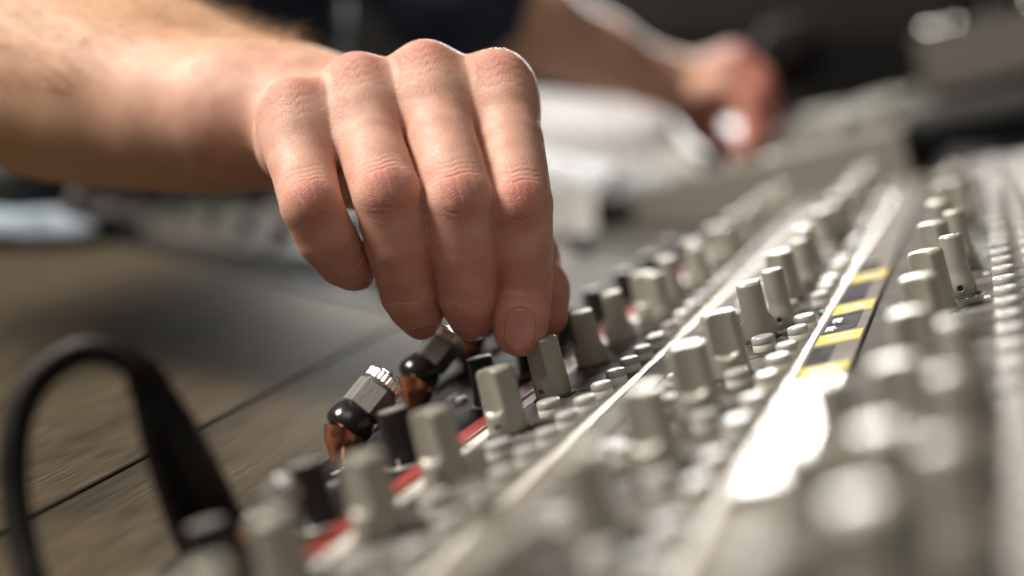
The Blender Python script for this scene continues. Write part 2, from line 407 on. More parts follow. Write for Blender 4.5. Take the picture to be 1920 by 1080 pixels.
def knob(u, v, rot=0.0, slim=False, screw=-90.0, skirt=True, h=1.0):
    """u, v in mm on the panel; rot turns the grip faces; screw is the compass angle of the set screw"""
    k = obj('knob', SLIM if slim else FAT, con, (u * mm, v * mm, .0007))
    k.rotation_euler = (0, 0, math.radians(rot)); k.scale = (1, 1, h)
    if screw is not None:
        r = (4.17 if slim else 5.24) * mm; a = math.radians(screw - rot)
        for me_ in (SCREW, HOLE):
            s = obj(me_.name, me_, k, (r * math.cos(a), r * math.sin(a), 2.4 * mm))
            s.rotation_euler = Vector((math.cos(a), math.sin(a), 0)).to_track_quat('Z', 'Y').to_euler(); s.scale = (1.35, 1.35, 1)
    if slim:
        obj('pointer_dot', DOT, k, (1.3 * mm, 0, 17.58 * mm))
    if skirt:
        s = obj('knob_skirt', SK_S if slim else SK_F, con, (u * mm, v * mm, 0))
        d_ = obj('dial_scale', SCALE_S if slim else SCALE_F, con, (u * mm, v * mm, 0)); d_.rotation_euler[2] = math.radians(180)
    return k
def scale_mesh(r0, r1, n=11):
    V = []; Fc = []
    for i in range(n):
        a = math.radians(-90 + 45 + 270 * i / (n - 1) + 90); c, s_ = math.cos(a), math.sin(a); hw = .16
        k = len(V)
        for rr, sg in ((r0, -1), (r0, 1), (r1, 1), (r1, -1)): V.append(((rr * c - sg * hw * s_) * mm, (rr * s_ + sg * hw * c) * mm, .00028))
        Fc.append((k, k + 1, k + 2, k + 3))
    return mesh('dial_scale', V, Fc, M['white_ink'])
SCALE_F, SCALE_S = scale_mesh(6.7, 8.0), scale_mesh(5.5, 6.6)
def vrow(lst, h=17):
    return [(puv(x, y, h)[0] * 1000, puv(x, y, h)[1] * 1000) for x, y in lst]
# row 1, beside the red stripe (feet seen in the photo)
for i, (v, rot, sc) in enumerate([(-205, 40, -70), (-166, 10, -80), (-127, 65, -85), (-88, 70, -80), (-42, 66, -97), (0, 60, -112), (45, 20, None), (84, 15, None),
                                  (128, 70, None), (172, 20, None), (224, 50, None), (280, 80, None), (338, 10, None), (396, 35, None), (455, 0, None), (515, 60, None)]):
    knob((0 if i < 8 else 1), v, rot, False, sc)
for i, v in enumerate([110, 190, 262, 330, 410, 480]): knob(10, v, 30 * i, True, None)
_u, _v = puv(440, 1262); knob(_u * 1000, _v * 1000, 30, False, None)
# row 2
for i, (v, rot, sc) in enumerate([(-205, 10, -80), (-160, 20, -80), (-112, 80, -75), (-66, 95, -60), (-22, 100, None), (30, 8, None), (98, 60, None), (170, 20, -80), (240, 30, None), (310, 45, None), (380, 5, None), (450, 70, None), (520, 20, None)]):
    knob(56.5, v, rot, False, sc)
for i, v in enumerate([-150, -100, 46, 120, 250, 330, 400, 470, 535]):
    if v > 0: knob(61.5, v, 0, True, -95)
# row 3
for i, (v, rot, sc) in enumerate([(-215, 10, -80), (-180, 20, -80), (-132, 80, -75), (-80, 95, None), (-30, 75, None), (17, 65, None), (86, 60, None), (156, 20, None), (235, 30, None), (310, 45, None)]):
    knob(108, v, rot, False, sc)
for v in [38, 105, 230, 330]: knob(114.5, v, 0, True, -92)
# row 4
for i, v in enumerate([-60, 0, 60, 120, 180, 250, 320]): knob(165, v, 40 * i, False, None)
for i, v in enumerate([150, 230, 320]): knob(150, v, 0, True, None)

# ---- push buttons: grey cap on a white collar
def btn_meshes(r, h):
    V, Fc = lathe([(r * mm, 0), (r * 1.02 * mm, .3 * mm), (r * 1.0 * mm, h * .45 * mm), (r * .96 * mm, h * .5 * mm)], 28)
    a = smooth_angle(mesh('button_collar', V, Fc, M['white_btn']), 40)
    V, Fc = lathe([(r * .97 * mm, h * .47 * mm), (r * 1.0 * mm, h * .52 * mm), (r * 1.0 * mm, h * .86 * mm), (r * .93 * mm, h * .96 * mm), (r * .8 * mm, h * mm), (r * .45 * mm, h * .97 * mm), (r * .1 * mm, h * .95 * mm)], 28)
    b = smooth_angle(mesh('button', V, Fc, M['grey_btn']), 60)
    return a, b
BT = btn_meshes(3.35, 4.4); BS = btn_meshes(3.0, 4.2); BF = btn_meshes(2.6, 3.4)
def button(u, v, kind=BS, dz=0):
    b = obj('button', kind[1], con, (u * mm, v * mm, dz * mm)); obj('button_collar', kind[0], b)
    return b
for v in [-198, -155, -113, -70, -27]: button(7.2, v, BT)
for v in np.concatenate([np.arange(-236, 60, 17.2), np.arange(60, 540, 21.0)]):
    button(18.6 + random.uniform(-.15, .15), v - 1.5, BS)
for v in [-215, -172, -128, -80, -35, 11, 70, 140, 210, 280, 350, 420]: button(60.5, v, BT)
for k, v in enumerate([-222, -205, -180, -163, -138, -120, -92, -70, -46, -25, -8, 17, 34, 78, 96, 112, 150, 168, 210, 230, 275, 295, 345, 365, 415, 435, 485, 505]):
    button(69.6, v, BS if k % 3 else BT)
for v in np.arange(-240, 130, 19.5): button(126.5, v, BT)
for v in np.arange(130, 540, 26): button(127, v, BT)
for v in np.arange(-150, 540, 23): button(135.5, v, BS)
for v in np.arange(-90, 540, 30): button(176, v, BS)
for v in np.arange(-60, 540, 44): button(190, v, BT)
for v in np.arange(-240, 300, 24.0): button(40.5 + random.uniform(-.2, .2), v + 6, BF)
for v in np.arange(-236, 300, 46): button(46, v, BS)
for i, v in enumerate((-215, -176)): knob(44, v, 25 * i, True, -80)
for v in np.arange(300, 550, 30):
    for u in (-3, 9, 42, 52, 64, 106, 118, 131, 150, 168): 
        if random.random() < .75: button(u + random.uniform(-3, 3), v + random.uniform(-6, 6), BT)
for v in (-104, -152, -196): knob(117.5, v, 0, True, None)
for v in (-230, -186, -140): knob(83 + 14, v, 0, True, None)
for i, v in enumerate(np.arange(-70, 320, 52)): knob(182, v, 35 * i, True, None)
for i, v in enumerate(np.arange(-120, 320, 49)): knob(222, v, 35 * i, True, None); knob(240, v + 20, 50 * i, False, None)
for i, v in enumerate(np.arange(-30, 320, 47)): knob(202, v, 35 * i, False, None)
# dark printed fields round the knobs
FIELD = {}
def field(u, v, a, b):
    key = (round(a, 1), round(b, 1))
    if key not in FIELD:
        V, Fc = box_data(-a * mm, a * mm, -b * mm, b * mm, .00002, .00022, .0001); FIELD[key] = mesh('printed_field', V, Fc, M['inlay'])
    return obj('printed_field', FIELD[key], con, (u * mm, v * mm, 0))
for v in np.arange(-218, 540, 43.2): field(5.0, v + 19, 10.5, 15)
for v in np.arange(-222, 540, 44): field(53, v + 18, 16.5, 15)
for v in np.arange(-222, 540, 48): field(116, v + 19, 13.5, 17)
# status lamps
for (u, v) in ((72.0, 57), (127.5, 46.5), (127.5, 180)):
    V, Fc = lathe([(1.5 * mm, 0), (1.5 * mm, .5 * mm), (1.1 * mm, .9 * mm), (.3 * mm, 1.05 * mm)], 18)
    obj('indicator_lens', smooth_angle(mesh('indicator_lens', V, Fc, M['green'])), con, (u * mm, v * mm, .0002))

# ---- writing
def text_mesh(s, size, m, flip=True):
    cu = bpy.data.curves.new('writing', 'FONT'); cu.body = s; cu.size = size; cu.align_x = 'CENTER'; cu.align_y = 'CENTER'; cu.extrude = .00003; cu.offset = size * .035
    t = bpy.data.objects.new('writing', cu); COL.objects.link(t)
    dg = bpy.context.evaluated_depsgraph_get(); me = bpy.data.meshes.new_from_object(t.evaluated_get(dg))
    bpy.data.objects.remove(t); me.name = 'writing'; me.materials.clear(); me.materials.append(m)
    return me
def write(s, size, u, v, w_, m, parent=con, rot=-90):
    o = obj('writing', text_mesh(s, size, m), parent, (u * mm, v * mm, w_)); o.rotation_euler = (0, 0, math.radians(rot)); return o
def label(v0, v1, m, txt=None, u0=75.9, u1=88.0, ink=None, size=.009, skew=0.0, bu=None, name='number_label'):
    V = [(u0, v0, .62), (u1, v0 + skew, .62), (u1, v1 + skew, .62), (u0, v1, .62)]; top = [(a, b, .74) for a, b, c in V]
    V = [tuple(x * mm for x in p) for p in V + top]
    Fc = [(0, 3, 2, 1), (4, 5, 6, 7)] + [(i, (i + 1) % 4, 4 + (i + 1) % 4, 4 + i) for i in range(4)]
    o = obj(name, mesh(name, V, Fc, m), con)
    if txt:
        tx = write(txt, size, bu if bu else (u0 + u1) / 2, (v0 + v1) / 2 + skew * .5, .00078, ink, o)
    return o
Yl = [(120, 9.5, '9'), (55, 9, '10'), (5.5, 7.5, '11'), (-37, 6.5, '12')]
for vc, hh, s in Yl: label(vc - hh, vc + hh, M['yellow'], s, ink=M['ink'], size=.0105, skew=random.uniform(-.5, .8))
label(132, 158, M['blacklab'], None, u1=84, name='name_label')
label(67, 108, M['blacklab'], None, u1=84, skew=2, name='name_label')
o = label(14.5, 44.5, M['blacklab'], None, u1=85.5, skew=3, name='name_label')
write('cue', .0052, 79.2, 34, .00078, M['white_ink'], o); write('mix', .0046, 78.2, 22, .00078, M['white_ink'], o)
label(-29.5, -5.5, M['blacklab'], None, u1=82, name='name_label')
label(-44, 545, M['tape'], None, u0=75.5, u1=88.35, name='tape_backing').location.z = -.00013
label(-299, -138, M['tape'], None, u0=75.5, u1=88.35, name='tape_backing').location.z = -.00013
write('8', .0075, 29.5, 33, .00036, M['ink']); write('7', .0075, 29.5, -12, .00036, M['ink']); write('9', .0075, 29.5, 80, .00036, M['ink'])
for v in np.arange(-197, 300, 42.5):
    write('-15  +15', .0016, -8.2, v + 19, .00036, M['ink']); write('dB', .0015, -9.4, v + 19, .00036, M['ink'])
for v in (-70, -20, 30, 80): write('L  R', .0022, 66.5, v + 20, .0003, M['white_ink']); 
for v in (20, 65, 110): write('AUX', .0024, 121, v + 8, .0003, M['white_ink'])
for v in np.arange(-197, 200, 43): write('HF  kHz', .0024, -47, v + 19, .00006, M['white_ink'])

# ---- black section: small black knobs with silver tops
def black_knob_meshes():
    H = 14.6
    V, Fc = lathe([(r * mm, z * mm) for r, z in [(4.7, 0), (4.75, .3), (4.55, 3.0), (4.25, 3.6), (4.05, H - .5), (3.9, H - .1), (3.6, H)]], 40)
    body = smooth_angle(mesh('black_knob', V, Fc, M['blackp']), 40)
    V, Fc = lathe([(r * mm, z * mm) for r, z in [(3.75, H - .05), (3.7, H + .18), (3.3, H + .3), (.5, H + .2)]], 40)
    top = smooth_angle(mesh('silver_cap', V, Fc, M['silver']), 40)
    V, Fc = lathe([(r * mm, z * mm) for r, z in [(6.0, 0), (6.0, .5), (5.6, .8), (5.0, .8)]], 40)
    ring = smooth_angle(mesh('base_ring', V, Fc, M['silver']), 40)
    V, Fc = box_data(-.3 * mm, .3 * mm, -4.9 * mm, -3.8 * mm, .6 * mm, 2.6 * mm)
    mark = mesh('pointer_mark', V, Fc, M['white_ink'])
    return body, top, ring, mark
BK = black_knob_meshes()
for v in (-195, -152, -109, -59, 8, 52, 96, 140, 190, 240, 290):
    k = obj('black_knob', BK[0], con, (-23 * mm, v * mm, .0001)); k.rotation_euler[2] = random.uniform(-1, 1)
    for q in BK[1:]: obj(q.name, q, k)
for v in np.arange(-190, 300, 47):
    V, Fc = lathe([(2.2 * mm, 0), (2.2 * mm, 1.2 * mm), (1.8 * mm, 1.7 * mm), (.4 * mm, 1.8 * mm)], 20)
    obj('small_button', smooth_angle(mesh('small_button', V, Fc, M['silver'])), con, (-38 * mm, (v + 25) * mm, 0))

# ------------------------------------------------------------------ chrome hex plugs leaning out of the black section
def plug(base_px, dome_px, lab, scale=1.0):
    u, v = puv(*base_px); base = P0 + B * u * 1000 + A * v * 1000
    dep = -base[2]; dome = P(dome_px[0], dome_px[1], dep + 1.0)
    ax = np.array([.60, .74, -.30]); ax /= np.linalg.norm(ax)            # the body leans to the right
    zc = ax; xc = np.cross(Nn, zc); xc /= np.linalg.norm(xc); yc = np.cross(zc, xc)
    M4 = frame4(dome, xc, yc, zc); root = empty('hex_plug', M4)
    tag(root, lab, 'plug', 'chrome hex plugs on the black strip')
    inv = np.array(M4.inverted())
    def part(name, prof, m, n=40, deg=40):
        V, Fc = lathe([(r * mm * scale, z * mm * scale) for r, z in prof], n); return obj(name, smooth_angle(mesh(name, V, Fc, m), deg), root)
    loc = lambda pc: (inv @ np.append(c2w(pc), 1))[:3]
    V, Fc = tube([loc(base - Nn * .5), loc(base * .72 + dome * .28), loc(base * .4 + dome * .6), loc(dome)], [x * mm * scale for x in (2.8, 4.6, 6.4, 7.0)], 36, 5)
    obj('ferrule', smooth_angle(mesh('ferrule', V, Fc, M['orange_metal'])), root)  # orange-tinted polished metal cone under the dome
    part('dome', [(5.9, -2.2), (6.8, -1.6), (7.2, -.4), (7.25, 1.6), (6.7, 3.8), (5.8, 5.4), (4.8, 6.4)], M['dome'], 48, 60)
    V, Fc = lathe([(r * mm * scale, z * mm * scale) for r, z in [(5.6, 5.2), (6.7, 6.1), (6.7, 14.4), (5.7, 15.2)]], 6)
    hx = obj('hex_body', mesh('hex_body', V, Fc, M['chrome']), root); hx.rotation_euler[2] = math.radians(4)
    V = []; Fc = []; n = 96
    prof = [(5.0, 15.0), (5.7, 15.3), (5.9, 15.9), (5.9, 18.4), (5.6, 19.0), (4.2, 19.2), (4.0, 18.4)]
    for r, z in prof:
        for i in range(n):
            a = 2 * math.pi * i / n; k = r * (1 + (.035 if (i // 2) % 2 and 15.5 < z < 18.9 else 0)); V.append((k * math.cos(a) * mm * scale, k * math.sin(a) * mm * scale, z * mm * scale))
    for k in range(len(prof) - 1):
        for i in range(n): Fc.append((k * n + i, k * n + (i + 1) % n, (k + 1) * n + (i + 1) % n, (k + 1) * n + i))
    Fc.append(tuple((len(prof) - 1) * n + i for i in range(n)))
    obj('knurled_nut', mesh('knurled_nut', V, Fc, M['bright'] if scale > .7 else M['chrome']), root)
    part('end_cap', [(4.0, 18.0), (3.9, 19.8), (3.1, 20.4), (.4, 20.5)], M['bright'] if scale > .7 else M['chrome'])
    return root
plug((642, 872), (652, 800), 'sharp chrome hex plug with black dome, the nearest clear one by the wood', .92)
plug((782, 772), (782, 706), 'chrome hex plug with black dome just below the middle fingertips', .92)
plug((880, 690), (875, 640), 'chrome hex plug half hidden behind the index fingertip', .95)
plug((485, 1050), (480, 985), 'blurred chrome hex plug at the bottom beside the black cable boot', .6)

# ------------------------------------------------------------------ black cable with its plug in the foreground
cb = empty('audio_cable', loc=c2w(P(415, 1075, 312)))
tag(cb, 'thick black audio cable looping up from a plug in the bottom left corner', 'cable')
bi = cb.matrix_world  # location only
def wpts(l): return [c2w(P(*q)) - c2w(P(415, 1075, 312)) for q in l]
V, Fc = tube(wpts([(262, 692, 296), (236, 668, 296), (190, 654, 296), (135, 664, 296), (75, 708, 295), (38, 775, 293), (25, 860, 290), (30, 950, 287), (45, 1030, 284), (68, 1120, 280), (95, 1260, 276)]),
             [x * mm for x in [3.3] + [3.05] * 10], 20, 8)
obj('cord', smooth_angle(mesh('cord', V, Fc, M['rubber'])), cb)
V, Fc = tube(wpts([(258, 676, 296), (285, 735, 298), (312, 800, 300), (345, 880, 304), (378, 960, 308), (412, 1042, 311)]), [x * mm for x in [3.3, 4.4, 6.0, 7.2, 7.9, 8.0]], 28, 8)
bt = obj('boot', smooth_angle(mesh('boot', V, Fc, M['rubber'])), cb)
V, Fc = tube(wpts([(276, 714, 297.5), (281, 726, 297.8)]), [4.7 * mm, 4.8 * mm], 28, 3); obj('boot_ridge', smooth_angle(mesh('boot_ridge', V, Fc, M['rubber'])), bt)
V, Fc = tube(wpts([(410, 1040, 311), (424, 1078, 312), (444, 1128, 316)]), [8.4 * mm, 8.6 * mm, 8.6 * mm], 32, 6)
obj('collar', smooth_angle(mesh('collar', V, Fc, M['rubber'])), cb)

# ------------------------------------------------------------------ things behind, all out of focus
# far console section, standing a step higher than the near one
FO = P0 + A * 565 - B * 40 + Nn * 30
far = empty('far_console', frame4(FO))
tag(far, 'blurred far section of cream console with knobs under the other hand', 'mixing console')
box('case', -.14, .115, .004, .86, -.09, -.0065, M['blackcase'], far)
box('end_cheek', -.145, .118, -.012, .003, -.09, .004, M['cream_top'], far, .002)
box('panel', -.14, -.052, .004, .86, -.006, 0, M['inlay'], far, .0004)
box('red_stripe', -.0518, -.045, .004, .86, -.006, .0009, M['red'], far, .0004)
box('panel', -.0448, .02, .004, .86, -.006, 0, M['inlay'], far, .0004)
box('rail', .0202, .034, .004, .86, -.006, .001, M['tape'], far, .0004)
box('panel', .0342, .115, .004, .86, -.006, 0, M['dgrey'], far, .0004)
for ui, u in enumerate((-110, -85, -30, -8, 8, 50, 75, 100)):
    for v in np.arange(40, 840, 62):
        pc_ = FO + B * u + A * (v + 9 * (ui % 3)); px_, py_ = 960 - F * pc_[0] / pc_[2], 540 + F * pc_[1] / pc_[2]
        if 1290 < px_ < 1450 and 170 < py_ < 330: continue      # under the other hand
        k = obj('knob', SLIM if ui % 2 else FAT, far, (u * mm, (v + 9 * (ui % 3)) * mm, 0)); k.rotation_euler[2] = random.uniform(0, 3)
        k.scale = (1.1, 1.1, 1.05)

V, Fc = lathe([(.0030, 0), (.0030, .0008), (.0026, .0018), (.0016, .0026), (.0004, .0029)], 24)
DOMESCREW = smooth_angle(mesh('screw_head', V, Fc, M['bright']), 70)
for px_, py_ in ((1585, 366), (1680, 374), (1830, 345), (1480, 400)):
    u_, v_ = puv(px_, py_); obj('screw_head', DOMESCREW, con, (u_, min(v_, V1 - .006), 0))
for i in range(46):
    o_ = obj('glint_cap', DOMESCREW, far, (random.uniform(-.13, .11), random.uniform(.02, .84), .0)); o_.scale = (1.3, 1.3, 1.6)  # added steel domes, scattered to catch the lamp as blurred glints
# dark grey unit on the left, set at an angle to the desk's far end
ed = f2 - f1; ed[2] = 0; edl = np.linalg.norm(ed); ed /= edl; en = np.array([-ed[1], ed[0], 0])
if en[1] < 0: en = -en
unit = empty('outboard_unit', Matrix(((ed[0], en[0], 0, f1[0]), (ed[1], en[1], 0, f1[1]), (0, 0, 1, f1[2]), (0, 0, 0, 1))))
tag(unit, 'dark grey angled equipment panel behind the desk, under the forearm', 'equipment')
box('case', -.15, edl + .25, .012, .46, -.12, -.001, M['blackcase'], unit)
box('top_panel', -.14, edl + .25, .034, .22, -.0005, .004, M['darkcase'], unit, .001)
box('top_panel', -.14, edl + .25, .224, .45, -.0005, .006, M['darkcase'], unit, .001)
for i in range(9):
    for j in range(3):
        k = obj('knob', BK[0], unit, (-.06 + i * .047, .07 + j * .06, .004)); k.scale = (1.3, 1.3, .7)
V, Fc = box_data(-.04, .04, -.008, .008, 0, .012, .003); obj('black_bar', mesh('black_bar', V, Fc, M['blackp']), unit, (.17, .15, .004))

# low dark desk beyond, carrying loose white paper
def quad_slab(name, cs, thick, m, parent=None, curl=0.0, n=14, loc=None):
    """slab whose top is the bilinear patch through four camera-space corners (mm); thickness goes straight down"""
    c = [c2w(q) for q in cs]; V = []; Fc = []
    for j in range(n + 1):
        for i in range(n + 1):
            a, b = i / n, j / n; q = c[0] * (1 - a) * (1 - b) + c[1] * a * (1 - b) + c[2] * a * b + c[3] * (1 - a) * b
            q = q + np.array([0, 0, curl * (math.sin(a * 5 + 1) * .5 + math.cos(b * 4) * .5 + 1)]); V.append(q)
    k = (n + 1) ** 2; V += [q - np.array([0, 0, thick]) for q in V]
    for j in range(n):
        for i in range(n):
            p = j * (n + 1) + i; Fc.append((p, p + 1, p + n + 2, p + n + 1)); Fc.append((k + p, k + p + n + 1, k + p + n + 2, k + p + 1))
    rim = [i for i in range(n + 1)] + [j * (n + 1) + n for j in range(1, n + 1)] + [n * (n + 1) + i for i in range(n - 1, -1, -1)] + [j * (n + 1) for j in range(n - 1, 0, -1)]
    for a, b in zip(rim, rim[1:] + rim[:1]): Fc.append((a, k + a, k + b, b))
    ctr = np.mean(V, axis=0); V = [v - ctr for v in V]
    return smooth_angle(mesh(name, V, Fc, m), 40), ctr
dq = [P(985, 350, 960), P(1330, 372, 960), P(1400, 215, 1330), P(900, 195, 1330)]
me_, ct = quad_slab('side_desk', [q - UP * 6 for q in dq], .05, M['blackcase'])
sd = obj('side_desk', me_, None, ct); tag(sd, 'low black side desk beyond the hand, under the white paper', 'desk')
pq = [P(1010, 305, 980), P(1318, 338, 985), P(1235, 190, 1180), P(940, 178, 1200)]
me_, ct = quad_slab('paper_sheet', pq, .0012, M['paper'], curl=.004)
tag(obj('paper_sheet', me_, None, ct), 'overexposed white sheet of paper lying below the other forearm', 'paper', 'loose paper')
pq = [P(1010, 450, 905), P(1120, 452, 905), P(1110, 350, 960), P(1000, 352, 960)]
me_, ct = quad_slab('paper_sheet', pq, .0012, M['paper'], curl=.002)
tag(obj('paper_sheet', me_, None, ct), 'small bright white slip of paper right beside the index finger', 'paper', 'loose paper')

# upper right corner: dark gap, grey tube and a cream cabinet
cabF = frame4(P(1860, 128, 1280))
cab = empty('cream_cabinet', cabF); tag(cab, 'blurred cream equipment cabinet at the right edge, above the grey tube', 'cabinet')
box('cabinet_body', -.06, .35, -.05, .30, -.012, .045, M['dgrey'], cab, .004)
box('cabinet_front', -.055, .345, -.058, -.05, -.008, .035, M['panel'], cab, .002)
for i in range(26):
    o_ = obj('glint_cap', DOMESCREW, cab, (random.uniform(-.05, .33), random.uniform(-.045, .28), .045)); o_.scale = (1.5, 1.5, 2)  # more added domes, only for blurred glints on the cabinet
for i in range(14): obj('knob', BK[0], cab, (-.04 + .05 * (i % 7), .02 + .09 * (i // 7), .045))
V, Fc = tube([c2w(P(1715, 246, 1060)) , c2w(P(1820, 220, 1060)), c2w(P(2080, 166, 1060))], [.015] * 3, 24, 4)
ctr = np.mean(V, axis=0); tb = obj('grey_tube', smooth_angle(mesh('grey_tube', [v - ctr for v in V], Fc, M['darktube'])), None, ctr)
tag(tb, 'dark grey tube lying across at the right edge behind the knobs', 'tube')
me_, ct = quad_slab('rear_ledge', [P(1640, 345, 930) - UP * 25, P(2100, 260, 930) - UP * 25, P(2150, 150, 1400) - UP * 60, P(1500, 180, 1400) - UP * 60], .08, M['blackcase'])
tag(obj('rear_ledge', me_, None, ct), 'black recess between the near console and the grey tube', 'ledge')
bp_ = quad_slab('brown_board', [P(1020, 40, 2600), P(1790, 30, 2600), P(1790, -200, 2700), P(1020, -200, 2700)], .03, M['brown'])
tag(obj('brown_board', bp_[0], None, bp_[1]), 'dim brown board along the top of the dark background', 'board')

# round microphone behind the other hand
mc = c2w(P(1480, 105, 1380)); mic = empty('microphone', loc=mc); tag(mic, 'round grey microphone head behind the other hand', 'microphone')
V, Fc = lathe([(.004, -.034), (.020, -.030), (.033, -.012), (.036, 0), (.033, .014), (.022, .029), (.004, .035)], 36)
obj('grille', smooth_angle(mesh('grille', V, Fc, M['micgrey']), 70), mic)
V, Fc = lathe([(.0375, -.004), (.0385, -.002), (.0385, .002), (.0375, .004)], 40); obj('ring', smooth_angle(mesh('ring', V, Fc, M['micgrey'])), mic)
V, Fc = lathe([(.011, -.20), (.013, -.10), (.016, -.033)], 24); obj('handle', smooth_angle(mesh('handle', V, Fc, M['blackp'])), mic)

# left edge: black bag, pale blue cloth, grey bracket
def blob(name, c, r, m, lab, cat, seed=1):
    rg = np.random.default_rng(seed); ph = rg.uniform(0, 6, 6); V = []; Fc = []; nu, nv = 36, 20
    for j in range(nv + 1):
        th = math.pi * j / nv
        for i in range(nu):
            a = 2 * math.pi * i / nu; k = 1 + .10 * math.sin(3 * a + ph[0] + 2 * th) + .07 * math.sin(5 * th + ph[1]) + .05 * math.sin(7 * a + ph[2])
            x, y, z = k * math.sin(th) * math.cos(a), k * math.sin(th) * math.sin(a), k * math.cos(th)
            z = math.copysign(abs(z) ** .8, z); V.append((x * r[0], y * r[1], z * r[2]))
    for j in range(nv):
        for i in range(nu): Fc.append((j * nu + i, (j + 1) * nu + i, (j + 1) * nu + (i + 1) % nu, j * nu + (i + 1) % nu))
    o = obj(name, smooth_angle(mesh(name, V, Fc, m), 60), None, c); return tag(o, lab, cat)
zdesk = float(e1[2])
def on(px, py, d, rz):
    q = c2w(P(px, py, d)); return (q[0], q[1], q[2])
blob('black_bag', on(20, 345, 960, .03), (.055, .05, .036), M['blackcase'], 'soft black bag at the left edge under the forearm', 'bag', 3)
blob('folded_cloth', on(40, 425, 900, .012), (.042, .03, .010), M['denim'], 'pale blue folded cloth at the left edge of the desk', 'cloth', 5)
V, Fc = tube([c2w(P(128, 425, 900)), c2w(P(140, 385, 900)), c2w(P(158, 345, 905))], [.006, .0065, .006], 14, 4)
ctr = np.mean(V, axis=0); tag(obj('grey_bracket', smooth_angle(mesh('grey_bracket', [v - ctr for v in V], Fc, M['darkcase'])), None, ctr), 'short grey metal bracket standing beside the pale blue cloth', 'bracket')

# ------------------------------------------------------------------ the person: signed-distance body, meshed with surface nets
def cone_d(X, Y, Z, a, ra, b, rb):
    ba = b - a; L2 = float(ba @ ba) + 1e-9
    t = np.clip(((X - a[0]) * ba[0] + (Y - a[1]) * ba[1] + (Z - a[2]) * ba[2]) / L2, 0, 1)
    dx = X - a[0] - t * ba[0]; dy = Y - a[1] - t * ba[1]; dz = Z - a[2] - t * ba[2]
    return np.sqrt(dx * dx + dy * dy + dz * dz) - (ra + (rb - ra) * t)
def smin(a, b, k):
    h = np.clip(.5 + .5 * (b - a) / k, 0, 1); return b + (a - b) * h - k * h * (1 - h)
class Grid:
    def __init__(s, x, y, z):
        s.x, s.y, s.z = [np.asarray(q, np.float32) for q in (x, y, z)]
        s.Fd = np.full((len(s.x), len(s.y), len(s.z)), 60, np.float32)
    def sl(s, lo, hi):
        r = []
        for ax, l, h in ((s.x, lo[0], hi[0]), (s.y, lo[1], hi[1]), (s.z, lo[2], hi[2])):
            i0 = int(np.searchsorted(ax, l)); i1 = int(np.searchsorted(ax, h)); r.append(slice(max(i0, 0), min(i1, len(ax))))
        return tuple(r)
    def chain(s, Fd, pts, k, pad=9):
        """smooth-add a chain [(point, radius), ...] to field Fd"""
        for (a, ra), (b, rb) in zip(pts[:-1], pts[1:]):
            R = max(ra, rb) + pad; q = s.sl(np.minimum(a, b) - R, np.maximum(a, b) + R)
            if any(t.stop <= t.start for t in q): continue
            X = s.x[q[0]][:, None, None]; Y = s.y[q[1]][None, :, None]; Z = s.z[q[2]][None, None, :]
            d = cone_d(X, Y, Z, np.asarray(a, np.float32), ra, np.asarray(b, np.float32), rb).astype(np.float32)
            Fd[q] = smin(Fd[q], d, k)
def surface_nets(x, y, z, Fd):
    s = Fd < 0
    c = s[:-1, :-1, :-1].astype(np.int8)
    tot = np.zeros(tuple(n - 1 for n in s.shape), np.int8)
    nx, ny, nz = s.shape
    for i in (0, 1):
        for j in (0, 1):
            for k in (0, 1): tot += s[i:nx - 1 + i, j:ny - 1 + j, k:nz - 1 + k]
    I, J, K = np.nonzero((tot > 0) & (tot < 8)); m = len(I)
    idx = np.full(tot.shape, -1, np.int32); idx[I, J, K] = np.arange(m, dtype=np.int32)
    acc = np.zeros((m, 3)); cnt = np.zeros(m)
    cor = [(i, j, k) for i in (0, 1) for j in (0, 1) for k in (0, 1)]
    ax = (x.astype(float), y.astype(float), z.astype(float))
    for a in cor:
        for d in range(3):
            if a[d]: continue
            b = list(a); b[d] = 1
            fa = Fd[I + a[0], J + a[1], K + a[2]].astype(float); fb = Fd[I + b[0], J + b[1], K + b[2]].astype(float)
            ok = (fa < 0) != (fb < 0); t = np.where(ok, fa / np.where(ok, fa - fb, 1), 0)
            pa = np.stack([ax[0][I + a[0]], ax[1][J + a[1]], ax[2][K + a[2]]], 1); pb = np.stack([ax[0][I + b[0]], ax[1][J + b[1]], ax[2][K + b[2]]], 1)
            acc += np.where(ok[:, None], pa + (pb - pa) * t[:, None], 0); cnt += ok
    V = acc / cnt[:, None]; Q = []
    for d in range(3):
        e = [0, 0, 0]; e[d] = 1
        sa = s[:nx - e[0], :ny - e[1], :nz - e[2]]; sb = s[e[0]:, e[1]:, e[2]:]
        o1, o2 = [(1, 2), (2, 0), (0, 1)][d]
        i, j, k = np.nonzero(sa != sb); g = np.stack([i, j, k], 1)
        ok = (g[:, o1] > 0) & (g[:, o2] > 0) & (g[:, o1] < s.shape[o1] - 1) & (g[:, o2] < s.shape[o2] - 1); g = g[ok]
        ins = sa[g[:, 0], g[:, 1], g[:, 2]]
        def at(d1, d2):
            h = g.copy(); h[:, o1] -= d1; h[:, o2] -= d2; return idx[h[:, 0], h[:, 1], h[:, 2]]
        q = np.stack([at(1, 1), at(0, 1), at(0, 0), at(1, 0)], 1); q[~ins] = q[~ins][:, ::-1]; Q.append(q)
    return V, np.concatenate(Q)
